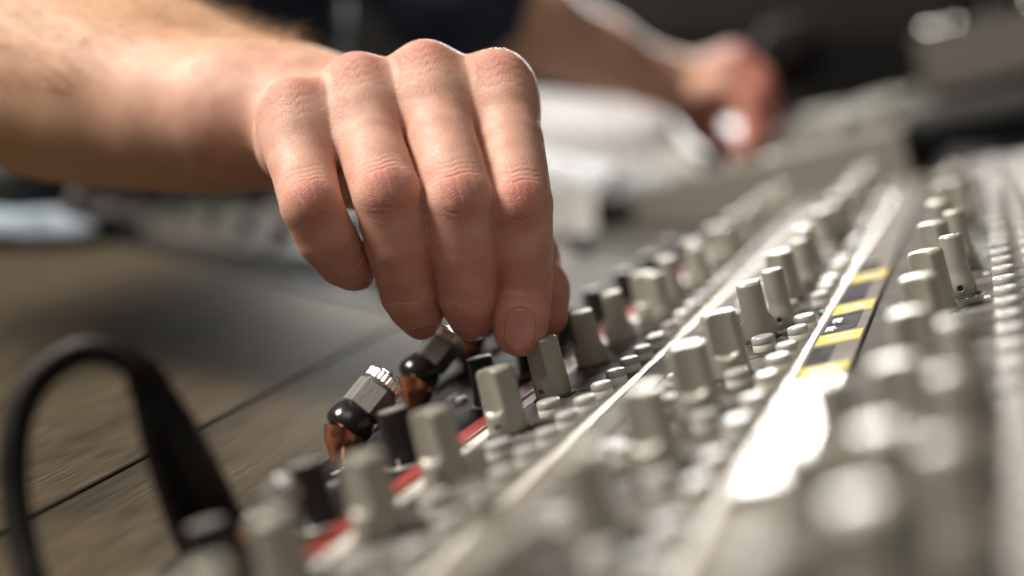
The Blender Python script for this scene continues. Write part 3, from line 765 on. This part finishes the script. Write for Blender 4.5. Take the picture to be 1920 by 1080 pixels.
def laplace(V, Q, it, f=.5):
    e = np.concatenate([Q[:, [0, 1]], Q[:, [1, 2]], Q[:, [2, 3]], Q[:, [3, 0]]]); e = np.concatenate([e, e[:, ::-1]])
    deg = np.bincount(e[:, 0], minlength=len(V)).astype(float); deg[deg == 0] = 1
    for _ in range(it):
        s_ = np.stack([np.bincount(e[:, 0], weights=V[e[:, 1], c], minlength=len(V)) for c in range(3)], 1) / deg[:, None]
        V = V + f * (s_ - V)
    return V
def normals(V, Q):
    n = np.cross(V[Q[:, 2]] - V[Q[:, 0]], V[Q[:, 3]] - V[Q[:, 1]]); out = np.zeros_like(V)
    for c in range(4):
        for a in range(3): out[:, a] += np.bincount(Q[:, c], weights=n[:, a], minlength=len(V))
    return out / (np.linalg.norm(out, axis=1)[:, None] + 1e-12)

# joints of the right hand (photo pixel, depth mm, radius mm)
FING = {
 'index':  [(935, 164, 427, 10.0), (957, 268, 414, 9.7), (975, 384, 401, 9.35), (978, 460, 405.5, 9.05), (982, 530, 411, 8.4), (977, 590, 410, 8.3), (976, 618, 409.5, 7.8)],
 'middle': [(800, 150, 426, 10.2), (828, 260, 411, 10.0), (862, 376, 397, 9.85), (868, 470, 401.5, 9.8), (876, 550, 407, 8.6), (881, 570, 413, 8.2), (884, 587, 420, 7.5)],
 'ring':   [(672, 174, 424, 10.1), (693, 270, 410, 9.8), (726, 366, 397, 9.75), (748, 460, 401.5, 9.5), (767, 548, 408, 8.4), (777, 568, 413, 8.0), (786, 585, 419, 7.3)],
 'pinky':  [(556, 220, 418, 10.4), (567, 310, 407, 9.3), (584, 386, 396, 8.75), (612, 445, 399.5, 8.3), (643, 488, 406, 7.5), (656, 496, 412, 7.2), (665, 500, 419, 6.7)],
}
THUMB = [(690, 300, 474, 13), (800, 345, 466, 13), (900, 400, 455, 11.5), (985, 480, 441, 9.6), (1012, 545, 433, 8.4), (1021, 590, 430, 7.2)]
FP = {k: [(P(a, b, c), r) for a, b, c, r in v] for k, v in FING.items()}
TH = [(P(a, b, c), r) for a, b, c, r in THUMB]
ARM = [(600, 222, 478, 21), (490, 216, 488, 23.0), (380, 206, 503, 27), (270, 178, 517, 32), (170, 146, 530, 36.5), (0, 60, 548, 39.5), (-190, -50, 570, 40), (-420, -190, 600, 38)]
AR = [(P(a, b, c), r) for a, b, c, r in ARM]
fx = np.arange(-79, 21, .37)
gx = np.concatenate([np.arange(-300, -130, 3.0), np.arange(-130, -80, 2.0), fx])
gy = np.concatenate([np.arange(-26, 74, .37), np.arange(74.5, 100, 1.5), np.arange(101, 220, 3.0)])
fz = np.arange(383, 430, .37)
gz = -np.concatenate([fz, np.arange(430.4, 450, .9), np.arange(451, 660, 2.5)])[::-1]
G = Grid(gx, gy, gz)
palm = G.Fd
lat = np.array([.80, .05, -.55]); lat /= np.linalg.norm(lat)
# forearm: two bones side by side
for sgn in (-1, 1):
    G.chain(palm, [(p + lat * sgn * (8 + .12 * r), r) for p, r in AR], 10, 18)
mc_base = [(P(640, 215, 470), 14), (P(615, 222, 468), 14), (P(590, 232, 464), 14), (P(570, 240, 460), 14)]
for k, (bp0, br) in zip(('index', 'middle', 'ring', 'pinky'), mc_base):
    m0, r0 = FP[k][0]; G.chain(palm, [(m0 + np.array([0, -1.5, -2.]), r0 - 1.2), ((m0 * .55 + bp0 * .45) + np.array([0, -3., 0]), 12.5), (bp0, br)], 7, 12)
for a, b in (((560, 285, 432, 11), (700, 285, 446, 15)), ((700, 285, 446, 15), (860, 285, 446, 15)), ((860, 280, 446, 14), (920, 250, 440, 12)), ((600, 290, 455, 17), (800, 300, 460, 17)),):
    G.chain(palm, [(P(*a[:3]), a[3]), (P(*b[:3]), b[3])], 7, 12)
for a_, b_ in (('index', 'middle'), ('middle', 'ring'), ('ring', 'pinky')):      # skin bridging the knuckles, and the webs
    (m1, r1), (m2, r2) = FP[a_][0], FP[b_][0]; (w1, _), (w2, _) = FP[a_][1], FP[b_][1]
    webs = ((0, -1.0, min(r1, r2) - .9), (.28, -1.2, 9.0), (.52, -4.2, 7.6)) if b_ != 'pinky' else ((0, -.8, 9.6), (.3, -.9, 9.0), (.58, -2.0, 8.0), (.8, -4.5, 6.8))
    for tt, zo, rr in webs:
        q1, q2 = m1 * (1 - tt) + w1 * tt, m2 * (1 - tt) + w2 * tt
        G.chain(palm, [(q1 + np.array([0, -.8, zo]), rr), (q2 + np.array([0, -.8, zo]), rr)], 5, 12)
out = palm.copy()
def knuck(k):
    pts = FP[k]; return pts
for k, pts in FP.items():
    lo = np.min([p - r for p, r in pts], 0) - 14; hi = np.max([p + r for p, r in pts], 0) + 14
    q = G.sl(lo, hi); fd = np.full(G.Fd.shape, 60, np.float32) if False else None
    sub = Grid(G.x[q[0]], G.y[q[1]], G.z[q[2]])
    sub.chain(sub.Fd, pts, .5, 12)
    # knuckle bumps on the back of the finger (MCP, PIP) and the pad at the tip
    m0, r0 = pts[0]; p2, r2 = pts[2]
    sub.chain(sub.Fd, [(m0 + np.array([-1.0, 3.2, 1.5]), r0 * .58), (m0 + np.array([.6, 2.2, 2.5]), r0 * .60)], 3, 10)
    sub.chain(sub.Fd, [(m0 + np.array([-.8, 5.5, .5]), 4.5), (m0 + np.array([.2, 4.9, 3.8]), 4.5)], 3, 10)
    w0 = m0 * .62 + pts[1][0] * .38; sub.chain(sub.Fd, [(m0 + np.array([-2.5, 3.0, -8.]), 5), (m0 + np.array([-.2, 3.6, 2.6]), 5.2), (w0 + np.array([0, 1.5, 4.4]), 5.4)], 3.5, 10)
    back = np.array([0, .25, 1.0]); back /= np.linalg.norm(back)
    sub.chain(sub.Fd, [(p2 + back * (r2 - 6.6) + np.array([-.6, 1.6, 0]), 6.1), (p2 + back * (r2 - 6.7) + np.array([.6, -.6, 0]), 6.1)], 1.5, 8)
    comb = smin(palm[q], sub.Fd, 6.0)
    out[q] = np.minimum(out[q], comb)
lo = np.min([p - r for p, r in TH], 0) - 14; hi = np.max([p + r for p, r in TH], 0) + 14; q = G.sl(lo, hi)
sub = Grid(G.x[q[0]], G.y[q[1]], G.z[q[2]]); sub.chain(sub.Fd, TH, 4, 12); out[q] = np.minimum(out[q], smin(palm[q], sub.Fd, 8.0))
V, Q = surface_nets(G.x, G.y, G.z, out)
V = laplace(V, Q, 4, .5)
NV = normals(V, Q)
# ---- per-vertex detail: creases, nail folds, colour masks
red = np.zeros(len(V)); wri = np.zeros(len(V)); pale = np.zeros(len(V)); disp = np.zeros(len(V))
own = np.full(len(V), -1); best = np.full(len(V), 1e9); SS = np.zeros(len(V)); LT = np.zeros(len(V)); CUM = {}
names = list(FP)
for fi, k in enumerate(names):
    pts = FP[k]; cum = [0]
    for (a, _), (b, _) in zip(pts[:-1], pts[1:]): cum.append(cum[-1] + np.linalg.norm(b - a))
    CUM[k] = cum
    for i, ((a, ra), (b, rb)) in enumerate(zip(pts[:-1], pts[1:])):
        ba = b - a; L2 = ba @ ba; t = ((V - a) @ ba) / L2
        tc_ = np.clip(t, 0 if i else -.35, 1 if i < len(pts) - 2 else 1.6); cpt = a + tc_[:, None] * ba; dd = np.linalg.norm(V - cpt, axis=1) - (ra + (rb - ra) * np.clip(tc_, 0, 1))
        up = dd < best
        lt = np.cross(ba / math.sqrt(L2), np.array([0, .2, 1.])); lt /= np.linalg.norm(lt)
        best = np.where(up, dd, best); own = np.where(up, fi, own); SS = np.where(up, cum[i] + tc_ * math.sqrt(L2), SS); LT = np.where(up, (V - cpt) @ lt, LT)
isf = best < 2.5; front = np.clip(NV[:, 2] * 1.5 + .1, 0, 1)
def g(x, s_): return np.exp(-(x / s_) ** 2)
rgc = np.random.default_rng(3)
for fi, k in enumerate(names):
    cum = CUM[k]; m = isf & (own == fi); s_ = SS; lt = LT; fm = m * front
    wob = .35 * np.sin(lt * .9 + fi) + .2 * np.sin(lt * 2.3 + 2 * fi)
    pip, dip, mcp, end = cum[2], cum[4], 0, cum[-1]
    # PIP: a bundle of fine transverse folds arching round the joint
    for j, off in enumerate((-6.2, -4.4, -2.6, -.9, 1.0, 2.8, 4.6)):
        amp = (.14, .24, .34, .38, .26, .12, .05)[j] * rgc.uniform(.7, 1.15); cv = .030 * (1 if off < 0 else -1)
        disp -= fm * amp * g(s_ - pip - off - cv * lt ** 2 * (-1 if off > 0 else 1) * -1 - wob * .7, .55) * g(lt, 5.0 + rgc.uniform(-1, 1))
    for off, amp in ((-3.2, .16), (-1.2, .34), (.9, .85), (2.9, .28)):
        disp -= fm * amp * g(s_ - dip - off - wob, .5) * g(lt + rgc.uniform(-1.5, 1.5), 7.0)
    for off in (-3, 0, 3, 6, 9):
        disp -= fm * .10 * g(s_ - mcp - off - wob * 1.6, .6) * g(lt, 7)
    red = np.maximum(red, fm * (.60 * g(s_ - pip - 1.5, 5.0) * g(lt, 6.5)))
    red = np.maximum(red, fm * (.35 * g(s_ - dip, 5.0)))
    red = np.maximum(red, m * .48 * np.clip((s_ - dip + 4) / 14, 0, 1))
    red = np.maximum(red, m * .36 * np.clip((s_ - pip - 1) / 11, 0, 1))
    red = np.maximum(red, fm * .30 * g(s_ - mcp + 1, 7.0))
    wri = np.maximum(wri, fm * np.maximum(g(s_ - pip, 7), np.maximum(.7 * g(s_ - dip, 5), .9 * g(s_ - mcp, 12))))
# low veins/tendon unevenness
disp += .05 * np.sin(V[:, 0] * .33 + V[:, 1] * .21) * np.sin(V[:, 1] * .29 - V[:, 2] * .17) * (V[:, 0] > -80)
# thumb pad
dth = np.linalg.norm(V - TH[-1][0], axis=1); red = np.maximum(red, .6 * np.clip(1 - (dth - 7) / 14, 0, 1))
# deep folds between fingers: flushed skin
pale = np.clip((-V[:, 2] - 455) / 40, 0, 1) * 1.0
# nails: plate frames
NAILS = {}
def nail_frame(c, ax, n, rad, hw, hl):
    ax = ax / np.linalg.norm(ax); n = n - ax * (n @ ax); n /= np.linalg.norm(n); l = np.cross(ax, n); return dict(c=c, ax=ax, n=n, l=l, R=rad, hw=hw, hl=hl)
NAILS['index'] = nail_frame(P(976, 617, 409) + np.array([0, .3, 0]), P(975, 640, 410) - P(978, 560, 409.5), np.array([-.02, .05, 1.]), 7.75, 4.75, 5.9)
for k in ('middle', 'ring', 'pinky'):
    p = [q_[0] for q_ in FP[k]]; ax = p[6] - p[4]; r6 = FP[k][6][1]
    NAILS[k] = nail_frame(p[6] - ax / np.linalg.norm(ax) * .6, ax, np.array([0, -.4, 1.]), r6 + .25, {'middle': 4.6, 'ring': 4.5, 'pinky': 3.7}[k], 5.4)
def nail_ab(nf, X):
    d = X - nf['c']; b = d @ nf['ax']; x = d @ nf['l']; z = d @ nf['n']; a = np.arctan2(x, z) * nf['R']; rr = np.hypot(x, z); return a, b, rr, z
for k, nf in NAILS.items():
    a, b, rr, z = nail_ab(nf, V)
    e = (np.abs(a / nf['hw']) ** 2.6 + np.abs(b / nf['hl']) ** 2.6) ** (1 / 2.6)
    near = (z > 0) & (np.abs(rr - nf['R']) < 5) & (e < 1.8) & (own == names.index(k))
    disp += near * (-.60 * np.clip((1.0 - e) / .10, 0, 1))                        # bed under the plate
    ridge = np.where(b > nf['hl'] * .6, .06, .30)
    disp += near * ridge * g(e - 1.13, .11)                                       # fold round it
    disp -= near * .06 * g(e - 1.32, .09) * (b < 0)
V = V + NV * disp[:, None]
V = laplace(V, Q, 1, .25)

# ---- coarse rest of the body: upper arms, torso, the other arm and hand
gx2 = np.arange(-470, 230, 4.5); gy2 = np.arange(-210, 520, 4.5); gz2 = -np.arange(540, 1480, 4.5)[::-1]
H2 = Grid(gx2, gy2, gz2)
RSH = np.array([-270., 330, -900]); LSH = np.array([-115., 345, -1185])
REL = P(-420, -190, 600)
H2.chain(H2.Fd, [(P(-190, -50, 572), 38), (REL, 40), ((REL + RSH) / 2, 46), (RSH, 52)], 12, 14)
LEL = P(840, -20, 1010); LWR = P(1215, 140, 1115); 
H2.chain(H2.Fd, [(LSH, 52), ((LSH + LEL) / 2 + np.array([-15, 0, 0]), 45), (LEL, 38), (LEL * .6 + LWR * .4, 36), (LEL * .25 + LWR * .75, 28), (LWR, 23)], 12, 14)
# torso
H2.chain(H2.Fd, [(np.array([-225., 330, -1065]), 95), (np.array([-260., 220, -1150]), 112), (np.array([-300., 90, -1240]), 115), (np.array([-310., -80, -1330]), 122)], 20, 30)
H2.chain(H2.Fd, [(RSH, 52), (np.array([-205., 350, -1055]), 70), (LSH, 52)], 20, 20)
H2.chain(H2.Fd, [(np.array([-190., 380, -1055]), 50), (np.array([-165., 500, -1055]), 46)], 20, 20)
V2, Q2 = surface_nets(H2.x, H2.y, H2.z, H2.Fd); V2 = laplace(V2, Q2, 3)
# other hand: finer grid of its own, pinching a control
gx3 = np.arange(60, 290, 1.6); gy3 = np.arange(60, 230, 1.6); gz3 = -np.arange(1050, 1260, 1.6)[::-1]
H3 = Grid(gx3, gy3, gz3)
WR = LWR
hand2 = [
 [(WR - np.array([30, -10, -22]), 25), (WR, 23), (P(1290, 165, 1130), 24), (P(1345, 175, 1138), 22)],
 [(P(1335, 128, 1150), 14), (P(1378, 112, 1160), 12.5), (P(1425, 150, 1150), 10.5), (P(1440, 215, 1140), 9.5), (P(1425, 268, 1132), 8.5)],
 [(P(1330, 140, 1125), 14), (P(1372, 128, 1130), 12.5), (P(1418, 170, 1122), 10.5), (P(1430, 235, 1118), 9.5), (P(1408, 285, 1115), 8.5)],
 [(P(1315, 170, 1108), 13), (P(1358, 160, 1104), 11.5), (P(1402, 200, 1100), 10), (P(1412, 250, 1098), 9), (P(1395, 290, 1098), 8)],
 [(P(1290, 200, 1150), 15), (P(1320, 240, 1160), 12.5), (P(1355, 275, 1158), 10.5), (P(1392, 292, 1145), 9)],
]
for ch in hand2: H3.chain(H3.Fd, [(np.asarray(p), r) for p, r in ch], 5, 10)
V3, Q3 = surface_nets(H3.x, H3.y, H3.z, H3.Fd); V3 = laplace(V3, Q3, 3)
VV = np.concatenate([V, V2, V3]); QQ = np.concatenate([Q, Q2 + len(V), Q3 + len(V) + len(V2)])
red = np.concatenate([red, np.zeros(len(V2)), np.clip((V3[:, 0] - 150) / 40, 0, 1) * .7]); pale = np.concatenate([pale, np.ones(len(V2)) * .35, np.clip((165 - V3[:, 0]) / 60, 0, .35)])
wri = np.concatenate([wri, np.zeros(len(V2) + len(V3))])
root_c = np.array([-310., -190, -1330])
per = empty('person', loc=c2w(root_c)); tag(per, 'person in a dark navy shirt turning a console knob with the right hand', 'person')
def cs_mesh(name, Vc, Qc, m):
    Wd = (CAM + (Vc * .001) @ RC.T) - c2w(root_c)
    me = bpy.data.meshes.new(name); me.vertices.add(len(Wd)); me.vertices.foreach_set('co', Wd.astype(np.float32).ravel())
    me.loops.add(Qc.size); me.loops.foreach_set('vertex_index', Qc.astype(np.int32).ravel())
    me.polygons.add(len(Qc)); me.polygons.foreach_set('loop_start', np.arange(0, Qc.size, 4, dtype=np.int32)); me.update(calc_edges=True)
    me.polygons.foreach_set('use_smooth', [True] * len(Qc)); me.validate(); me.materials.append(m); return me
me = cs_mesh('body', VV, QQ, M['skin'])
for nm, arr in (('red', red), ('pale', pale), ('wrinkle', wri)):
    at_ = me.attributes.new(nm, 'FLOAT', 'POINT'); at_.data.foreach_set('value', arr.astype(np.float32))
obj('body', me, per)
# nails
for k, nf in NAILS.items():
    na, nb = 26, 26; Vn = []; Fn = []
    for j in range(nb + 1):
        for i in range(na + 1):
            # square -> superellipse
            x, y = 2 * i / na - 1, 2 * j / nb - 1
            mx_ = max(abs(x), abs(y), 1e-6); sc = mx_ / ((abs(x) ** 2.6 + abs(y) ** 2.6) ** (1 / 2.6) + 1e-9) if mx_ > 1e-5 else 0
            a, b = x * sc * nf['hw'] * 1.03, y * sc * nf['hl'] * 1.03
            e = (abs(a / nf['hw']) ** 2.6 + abs(b / nf['hl']) ** 2.6) ** (1 / 2.6)
            rr = nf['R'] - .02 - .30 * max(0, e - .72) ** 2 / .08 - (.035 * max(0, b - 1.0) ** 2)
            th = a / nf['R']; Vn.append(nf['c'] + nf['ax'] * b + rr * (nf['n'] * math.cos(th) + nf['l'] * math.sin(th)))
    for j in range(nb):
        for i in range(na): p = j * (na + 1) + i; Fn.append((p, p + 1, p + na + 2, p + na + 1))
    me = cs_mesh('fingernail', np.array(Vn), np.array(Fn), M['nail'])
    o = obj('fingernail', me, per); so = o.modifiers.new('thickness', 'SOLIDIFY'); so.thickness = .0004; so.offset = 0
# shirt: torso and both sleeves a little outside the body
SH = Grid(gx2, gy2, gz2)
SH.chain(SH.Fd, [(RSH, 60), ((RSH * .6 + REL * .4), 58), ((RSH * .3 + REL * .7), 56)], 14, 18)
CUF = LEL * .84 + LWR * .16
SH.chain(SH.Fd, [(LSH, 62), ((LSH + LEL) / 2 + np.array([-15, 0, 0]), 54), (LEL, 47), (CUF, 42)], 14, 18)
SH.chain(SH.Fd, [(np.array([-225., 330, -1065]), 105), (np.array([-260., 220, -1150]), 122), (np.array([-300., 90, -1240]), 125), (np.array([-310., -80, -1330]), 132)], 20, 30)
SH.chain(SH.Fd, [(RSH, 62), (np.array([-205., 350, -1055]), 78), (LSH, 62)], 20, 20)
X_, Y_, Z_ = SH.x[:, None, None], SH.y[None, :, None], SH.z[None, None, :]
SH.Fd += (3.0 * np.sin(X_ * .055 + Y_ * .03) * np.sin(Y_ * .045 - Z_ * .06) + 1.6 * np.sin(Y_ * .13 + Z_ * .05 + X_ * .08)).astype(np.float32)
dcut = (X_ - CUF[0]) * (LWR - LEL)[0] + (Y_ - CUF[1]) * (LWR - LEL)[1] + (Z_ - CUF[2]) * (LWR - LEL)[2]
dcut = (dcut / np.linalg.norm(LWR - LEL) - 18).astype(np.float32)
nearc = cone_d(X_, Y_, Z_, LEL, 90, LWR, 90) < 0
SH.Fd = np.where(nearc & (dcut > -60), np.maximum(SH.Fd, dcut), SH.Fd).astype(np.float32)
V4, Q4 = surface_nets(SH.x, SH.y, SH.z, SH.Fd); V4 = laplace(V4, Q4, 2)
obj('shirt', cs_mesh('shirt', V4, Q4, M['navy']), per)

# fine hair on the forearm and the fingers
def hair_mesh(name, sel, n, l0, l1, r, lean, seed):
    rg = np.random.default_rng(seed); ids = rg.choice(sel, n, replace=True); Vh = []; Fh = []
    for i in ids:
        p = V[i] + NV[i] * -.1; nn = NV[i]; tdir = lean - nn * (lean @ nn); tdir = tdir / (np.linalg.norm(tdir) + 1e-9)
        tdir = tdir + rg.normal(0, .28, 3); Lh = rg.uniform(l0, l1); side = np.cross(nn, tdir); side /= np.linalg.norm(side) + 1e-9; k0 = len(Vh)
        for j, t in enumerate((0, .35, .7, 1.0)):
            q = p + nn * Lh * (.55 * t - .22 * t * t) + tdir * Lh * (.55 * t + .3 * t * t); rr = r * (1 - .85 * t)
            for a in range(3):
                an = a * 2.0944; Vh.append(q + rr * (side * math.cos(an) + nn * math.sin(an)))
        for j in range(3):
            for a in range(3): b = (a + 1) % 3; Fh.append((k0 + 3 * j + a, k0 + 3 * j + b, k0 + 3 * j + 3 + b, k0 + 3 * j + 3 + a))
    me = cs_mesh(name, np.array(Vh), np.array(Fh), M['hair']); o = obj(name, me, per); o['kind'] = 'stuff'; return o
M['hair'] = mat('blond_hair', (.42, .25, .12), .45)
fa_sel = np.nonzero((V[:, 0] < -78) & (V[:, 0] > -230) & (NV[:, 1] > -.1) & (V[:, 2] < -476))[0]
wt = np.linspace(0, 1, len(fa_sel))
hair_mesh('arm_hair', fa_sel, 4200, 6, 15, .065, np.array([1., -.2, .4]), 11)
fsel = np.nonzero(isf & (SS > 8) & (SS < 34) & (front > .15) & (V[:, 0] > -78))[0]
hair_mesh('finger_hair', fsel, 260, 1.5, 3.6, .022, np.array([.5, -1., .2]), 12)
isel = np.nonzero(isf & (own == 0) & (SS > 6) & (SS < 34) & (NV[:, 0] > .55))[0]
hair_mesh('finger_hair', isel, 120, 1.5, 3.8, .022, np.array([.4, -1., .4]), 13)
